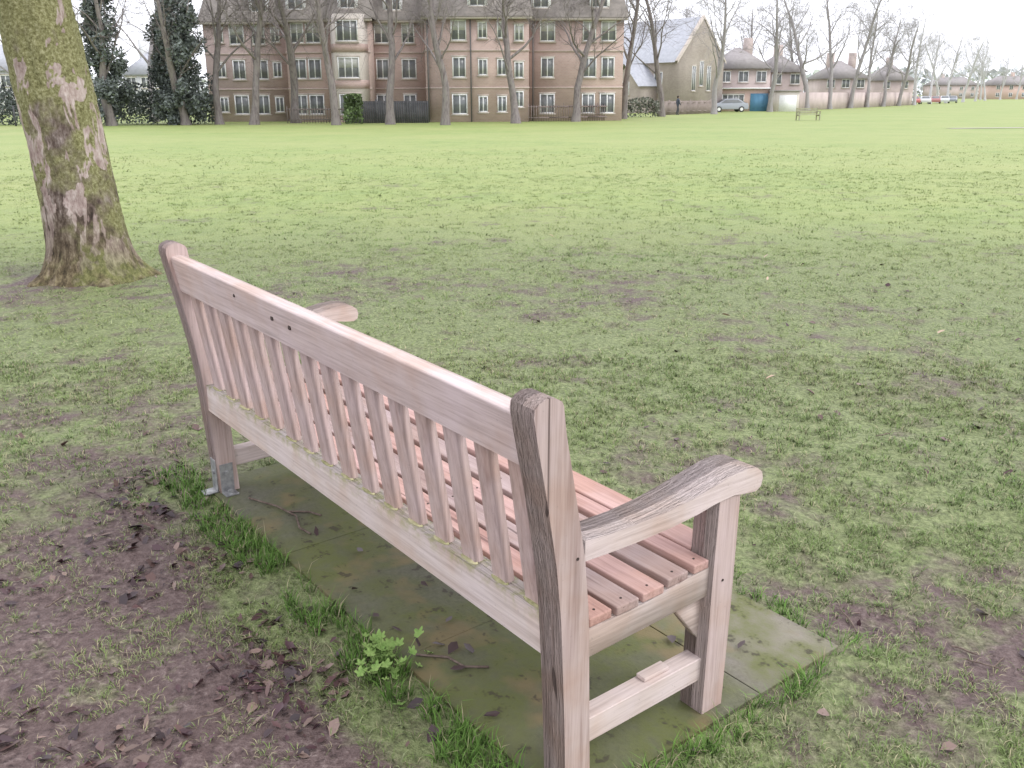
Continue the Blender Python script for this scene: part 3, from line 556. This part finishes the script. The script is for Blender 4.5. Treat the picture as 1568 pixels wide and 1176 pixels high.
mesh_np('low_annexe',[(-4,8,-.4),(0,8,-.4),(0,14,-.4),(-4,14,-.4),(-4,8,2.4),(0,8,3.6),(0,14,3.6),(-4,14,2.4)],[[0,1,5,4],[2,3,7,6],[3,0,4,7],[1,2,6,5]],STB,ch.e)
mesh_np('annexe_roof',[(-4.3,7.8,2.35),(0,7.8,3.75),(0,14.2,3.75),(-4.3,14.2,2.35)],[[0,1,2,3]],RT2,ch.e)
def house(name,u0,u1,y,hz,rh,dep,wall,roof,cols,floors=(1.4,4.0),chim=(.25,),rz=0):
    b=Bld(name,bx(u0,y),y,rz); w=bx(u1,y)-bx(u0,y); b.prism('walls',[(0,0),(w,0),(w,dep),(0,dep)],-.4,hz,wall); i=min(dep,w)/2
    mesh_np('roof',[(-.4,-.4,hz-.1),(w+.4,-.4,hz-.1),(w+.4,dep+.4,hz-.1),(-.4,dep+.4,hz-.1),(i*.9,dep/2,hz+rh),(w-i*.9,dep/2,hz+rh)],[[0,1,5,4],[1,2,5],[2,3,4,5],[3,0,4],[3,2,1,0]],roof,b.e)
    for k,f in enumerate(chim): b.prism('chimney_%d'%k,[(w*f-.5,dep/2-.4),(w*f+.5,dep/2-.4),(w*f+.5,dep/2+.4),(w*f-.5,dep/2+.4)],hz+.5,hz+rh+1.1,wall)
    for c_i in range(cols):
        for k,z in enumerate(floors): b.window('window_%d_%d'%(c_i,k),(w*(c_i+.5)/cols,0),(1,0),1.2,z,1.25,2)
    return b,w
h1,w1=house('brick_house',1098,1180,118,4.9,2.4,8,BK3,RT2,3,(3.9,),(.7,)); BLUE=plain('blue_painted_door',(.14,.32,.50),.5); SAL=plain('salmon_render',(.62,.46,.41),.9)
h1.prism('ground_floor_front',[(0,-.9),(w1,-.9),(w1,-.003),(0,-.003)],-.4,2.5,SAL); h1.prism('garage_door',[(w1*.62,-.97),(w1*.95,-.97),(w1*.95,-.905),(w1*.62,-.905)],-.3,2.0,BLUE); h1.prism('front_canopy',[(-.2,-1.3),(w1+.2,-1.3),(w1+.2,-.01),(-.2,-.01)],2.503,2.66,WHT)
for k in range(3): h1.prism('door_rib_%d'%k,[(w1*(.68+.09*k),-1.0),(w1*(.685+.09*k),-1.0),(w1*(.685+.09*k),-.972),(w1*(.68+.09*k),-.972)],-.25,1.9,BLUE)
h1.window('shop_window',(w1*.3,-.9),(1,0),2.6,1.2,1.4,4)
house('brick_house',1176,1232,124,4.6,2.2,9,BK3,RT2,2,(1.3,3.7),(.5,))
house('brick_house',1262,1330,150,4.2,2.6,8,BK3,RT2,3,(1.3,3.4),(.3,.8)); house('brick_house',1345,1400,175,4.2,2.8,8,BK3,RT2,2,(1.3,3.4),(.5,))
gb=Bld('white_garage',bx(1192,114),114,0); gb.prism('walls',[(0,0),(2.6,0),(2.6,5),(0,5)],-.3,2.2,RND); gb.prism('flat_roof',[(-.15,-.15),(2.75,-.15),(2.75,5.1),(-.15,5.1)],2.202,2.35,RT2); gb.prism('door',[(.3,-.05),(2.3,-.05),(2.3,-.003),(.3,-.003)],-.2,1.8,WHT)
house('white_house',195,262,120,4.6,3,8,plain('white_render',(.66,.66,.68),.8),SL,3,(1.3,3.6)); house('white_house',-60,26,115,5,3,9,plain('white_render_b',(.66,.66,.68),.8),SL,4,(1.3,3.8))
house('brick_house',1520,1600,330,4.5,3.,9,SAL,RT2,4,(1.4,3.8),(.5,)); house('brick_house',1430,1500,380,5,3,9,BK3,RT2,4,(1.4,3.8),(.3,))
# walls & fences
def runwall(name,pts,h,th,mat,cap=None):
    V=[];F=[]
    for i in range(len(pts)-1):
        (xa,ya),(xb,yb)=pts[i],pts[i+1]; L_=math.hypot(xb-xa,yb-ya); nx,ny=-(yb-ya)/L_*th/2,(xb-xa)/L_*th/2; b=len(V); za,zb=float(G(xa,ya,False)),float(G(xb,yb,False))
        for (x,y,z) in ((xa-nx,ya-ny,za-.2),(xb-nx,yb-ny,zb-.2),(xb+nx,yb+ny,zb-.2),(xa+nx,ya+ny,za-.2),(xa-nx,ya-ny,za+h),(xb-nx,yb-ny,zb+h),(xb+nx,yb+ny,zb+h),(xa+nx,ya+ny,za+h)): V.append((x,y,z))
        for f in ((0,3,2,1),(4,5,6,7),(0,1,5,4),(1,2,6,5),(2,3,7,6),(3,0,4,7)): F.append([b+q for q in f])
    return mesh_np(name,V,F,mat)
BKF=noisy('dark_timber',(.07,.07,.075),(.11,.11,.115),2)
runwall('brick_wall',[(bx(u,y),y) for u,y in ((1226,120),(1300,138),(1352,155),(1398,172))],2.1,.25,BK3)
def picket(name,u0,u1,y0,y1,h,mat,sp=.16,wd=.10,solid=True):
    xa,xb=bx(u0,y0),bx(u1,y1); n=int(math.hypot(xb-xa,y1-y0)/sp); V=[];F=[]
    def bb(x0,x1,ya,yb,z0,z1):
        b=len(V)
        for q in ((x0,ya,z0),(x1,ya,z0),(x1,yb,z0),(x0,yb,z0),(x0,ya,z1),(x1,ya,z1),(x1,yb,z1),(x0,yb,z1)): V.append(q)
        for f in ((0,3,2,1),(4,5,6,7),(0,1,5,4),(1,2,6,5),(2,3,7,6),(3,0,4,7)): F.append([b+q for q in f])
    for i in range(n+1):
        x=xa+(xb-xa)*i/n; y=y0+(y1-y0)*i/n; g=float(G(x,y,False)); big=(i%14==0); bb(x-wd/2,x+wd/2,y-.02-(.03 if big else 0),y+.02,g-.1,g+h+(.12 if big else 0))
    for zf in (.2,.85):
        for i in range(0,n,8):
            xs0=xa+(xb-xa)*i/n; xs1=xa+(xb-xa)*min(i+8,n)/n; y=y0+(y1-y0)*(i+4)/n; g=float(G(xs0,y,False)); bb(xs0,xs1,y+.025,y+.07,g+h*zf,g+h*zf+.09)
    return mesh_np(name,V,F,mat)
picket('timber_fence',530,656,72.5,72.5,1.55,BKF,.16,.15); picket('railings',812,950,74.2,77,1.2,plain('rusty_railings',(.24,.19,.18),.7),.2,.045); picket('railings',440,530,73,73,1.1,plain('rusty_railings_b',(.2,.17,.16),.7),.2,.045)
picket('timber_fence',1010,1100,96,106,1.3,noisy('brown_timber',(.28,.23,.21),(.36,.30,.28),2),.16,.14); picket('timber_fence',-60,20,66,69,1.4,BKF,2.2,.12)
# ------------------------------------------------------------ parked cars
TY_=plain('tyre_rubber',(.06,.06,.06),.8)
def car(u,y,col,rz):
    x=bx(u,y); e=empty('parked_car',(x,y,float(G(x,y,False))),rz); pm_=plain('car_paint_%d'%u,col,.3,.5)
    pr=[(-2.1,.3),(-2.15,.7),(-2.0,.92),(-1.2,1.0),(-.55,1.42),(.9,1.45),(1.6,1.05),(2.05,.95),(2.15,.6),(2.1,.3)]
    bm=bmesh.new(); a=[bm.verts.new((px,-.85+(.14 if pz>1.2 else 0),pz)) for px,pz in pr]; b=[bm.verts.new((px,.85-(.14 if pz>1.2 else 0),pz)) for px,pz in pr]; n=len(pr); bm.faces.new(a); bm.faces.new(b[::-1])
    for i in range(n): bm.faces.new((a[i],a[(i+1)%n],b[(i+1)%n],b[i]))
    bmdone(bm,'body',pm_,e,.05,2,True)
    for sgn in (-1,1): mesh_np('side_glass',[(-1.1,sgn*.862,1.0),(1.4,sgn*.862,1.04),(.85,sgn*.745,1.38),(-.5,sgn*.745,1.36)],[[0,1,2,3]],GLS,e)
    mesh_np('windscreen',[(-1.2,-.7,1.03),(-1.2,.7,1.03),(-.62,.62,1.4),(-.62,-.62,1.4)],[[0,1,2,3]],GLS,e); mesh_np('rear_glass',[(1.58,-.7,1.1),(1.58,.7,1.1),(.99,.62,1.43),(.99,-.62,1.43)],[[0,1,2,3]],GLS,e)
    for wx in (-1.3,1.3):
        for wy in (-.8,.8): 
            o=disc('wheel',(wx,wy,.32),(0,1,0),.32,.22,TY_,e); disc('hub',(wx,wy*1.14,.32),(0,1,0),.18,.05,WHT,e)
for u,y,col,rz in ((1385,182,(.7,.7,.72),.2),(1402,186,(.5,.16,.16),1.4),(1420,190,(.7,.7,.72),1.3),(1436,196,(.45,.2,.2),1.2),(1450,202,(.65,.66,.68),1.2),(1118,112,(.35,.37,.42),.1),(1462,208,(.3,.32,.36),1.1)): car(u,y,col,rz)
# ------------------------------------------------------------ distant bench
def far_bench(u,y,rz):
    x=bx(u,y); e=empty('park_bench',(x,y,float(G(x,y,False))),rz); m=wood('green_wood',0,(.38,.38,.27),(.27,.27,.18))
    for i in range(3): box('seat_slat_%d'%i,-.85,.85,-.22+.16*i,-.09+.16*i,.40,.44,m,.005,e)
    for i in range(3): box('back_slat_%d'%i,-.85,.85,.25+.02*i,.29+.02*i,.50+.14*i,.60+.14*i,m,.005,e)
    for sx in (-.8,.8):
        box('rear_leg',sx-.04,sx+.04,.29,.36,0,.92,m,.005,e); box('front_leg',sx-.04,sx+.04,-.25,-.18,0,.62,m,.005,e); box('armrest',sx-.05,sx+.05,-.30,.30,.622,.67,m,.005,e); box('side_rail',sx-.03,sx+.03,-.178,.288,.32,.398,m,.005,e)
far_bench(1243,74,.15)
# ------------------------------------------------------------ walkers
def person(u,y,coat,trous,stride,rz):
    x=bx(u,y); e=empty('person',(x,y,float(G(x,y,False))),rz)
    J=[(0,0,.95),(0,0,1.2),(0,0,1.42),(0,0,1.53),(.02,0,1.66),(0,.09,.92),(stride,.10,.5),(stride*1.1-.1,.1,.06),(.08+stride,.1,.03),(0,-.09,.92),(-stride*.6,-.10,.5),(-stride*1.5,-.1,.08),(-stride*1.5+.15,-.1,.03),(0,.2,1.40),(-.05,.25,1.12),(.1,.24,.9),(0,-.2,1.40),(.05,-.25,1.12),(.2,-.22,.92)]
    E=[(0,1),(1,2),(2,3),(3,4),(0,5),(5,6),(6,7),(7,8),(0,9),(9,10),(10,11),(11,12),(2,13),(13,14),(14,15),(2,16),(16,17),(17,18)]
    rad=[.15,.16,.15,.06,.10,.10,.07,.05,.045,.10,.07,.05,.045,.075,.055,.04,.075,.055,.04]
    me=bpy.data.meshes.new('body'); me.from_pydata(J,E,[]); o=link(bpy.data.objects.new('body',me),e); sk=o.modifiers.new('s','SKIN'); me.skin_vertices[0].data[0].use_root=True
    for i,r in enumerate(rad): me.skin_vertices[0].data[i].radius=(r,r)
    o.modifiers.new('ss','SUBSURF').levels=2; t=NT('clothes'); v=t.coord(); sz=t.n('ShaderNodeSeparateXYZ'); t.l(v,sz.inputs[0]); o.data.materials.append(t.out(t.ramp(sz.outputs[2],[(.0,trous),(.86,trous),(.88,coat),(1.,coat)]),.9))
    bm=bmesh.new(); bmesh.ops.create_uvsphere(bm,u_segments=16,v_segments=12,radius=.105); bmesh.ops.transform(bm,matrix=Matrix.Translation((.02,0,1.66))@Matrix.Diagonal((1,.85,1.2,1)),verts=bm.verts); bmdone(bm,'head',plain('skin',(.45,.3,.24),.7),e,0,1,True)
    bm=bmesh.new(); bmesh.ops.create_uvsphere(bm,u_segments=16,v_segments=12,radius=.115); bmesh.ops.transform(bm,matrix=Matrix.Translation((-.01,0,1.70))@Matrix.Diagonal((1,.9,1.05,1)),verts=bm.verts); bmdone(bm,'hair',plain('hair',(.05,.04,.035),.8),e,0,1,True)
person(1041,97,(.08,.09,.12),(.08,.08,.09),.14,.3)
# ------------------------------------------------------------ distant treeline
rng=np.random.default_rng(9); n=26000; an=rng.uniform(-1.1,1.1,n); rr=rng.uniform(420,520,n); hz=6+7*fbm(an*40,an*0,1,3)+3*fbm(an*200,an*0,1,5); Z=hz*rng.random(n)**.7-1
P=np.stack([rr*np.sin(an),rr*np.cos(an),Z],1); foliage('distant_treeline',P,1.3,(.56,.58,.60),None,3)  # pale grey leaf colour has the distance haze painted in
# ------------------------------------------------------------ weeds
rng=np.random.default_rng(21); V=[];F=[];cx,cy=-.335,2.14
for i in range(70):
    a=rng.uniform(0,6.28); r=abs(rng.normal(0,.055)); x=cx+r*math.cos(a)*1.1; y=cy+r*math.sin(a)*1.1; z=float(G(x,y))+rng.uniform(.025,.085)-r*.25; s=rng.uniform(.008,.015); tl=rng.normal(0,.35,2); b=len(V); ph=rng.uniform(0,6.28); m=24
    V.append((x,y,z-.002))
    for q in range(m):
        t_=q*2*math.pi/m; rr_=s*(1+.28*math.cos(5*t_)+.07*math.cos(13*t_))*(1 if q else .6); px,py=rr_*math.cos(t_+ph),rr_*math.sin(t_+ph); V.append((x+px,y+py,z+px*tl[0]+py*tl[1]+.0025*math.cos(5*t_)))
    F+= [[b,b+1+q,b+1+(q+1)%m] for q in range(m)]
    b=len(V); V+=[(x-.0008,y,z-.002),(x+.0008,y,z-.002),(cx+.3*(x-cx)+.0008,cy+.3*(y-cy),z-.085),(cx+.3*(x-cx)-.0008,cy+.3*(y-cy),z-.085)]; F.append([b,b+1,b+2,b+3])
mesh_np('weed_plant',V,F,noisy('weed_leaf',(.16,.28,.07),(.29,.40,.13),40))
# twigs
paths=[]
for i in range(70):
    x=rng.uniform(-2.2,1.8); y=rng.uniform(1.9,5.2)
    a,b=loc_ab(x,y)
    if in_slab(a,b) or (i>16 and mud(x,y)<.4): continue
    th=rng.uniform(0,6.28); p_,r_=branchpath(rng,(x,y,0),(math.cos(th),math.sin(th),0),rng.uniform(.04,.16),.0022,5,.18,0); p_=[np.array([q[0],q[1],float(G(q[0],q[1]))+.010]) for q in p_]; r_=[max(q*.6,.001) for q in r_]; paths.append((p_,r_))
def onslab(a,b): return np.array([OX+a*ax[0]+b*ay[0],OY+a*ax[1]+b*ay[1],TX*a+TY*b+.004])
for pts in ([(-1.78,.08),(-1.66,.13),(-1.55,.15),(-1.46,.12),(-1.40,.13)],[(-1.6,.14),(-1.55,.20),(-1.5,.22)],[(-.62,.04),(-.56,.10),(-.50,.11),(-.46,.16)]): paths.append(([onslab(*q) for q in pts],[.0035]*len(pts)))
V,F=tube(paths,lambda r:5); mesh_np('twigs',V,F,noisy('twig_bark',(.10,.07,.06),(.22,.17,.14),60))
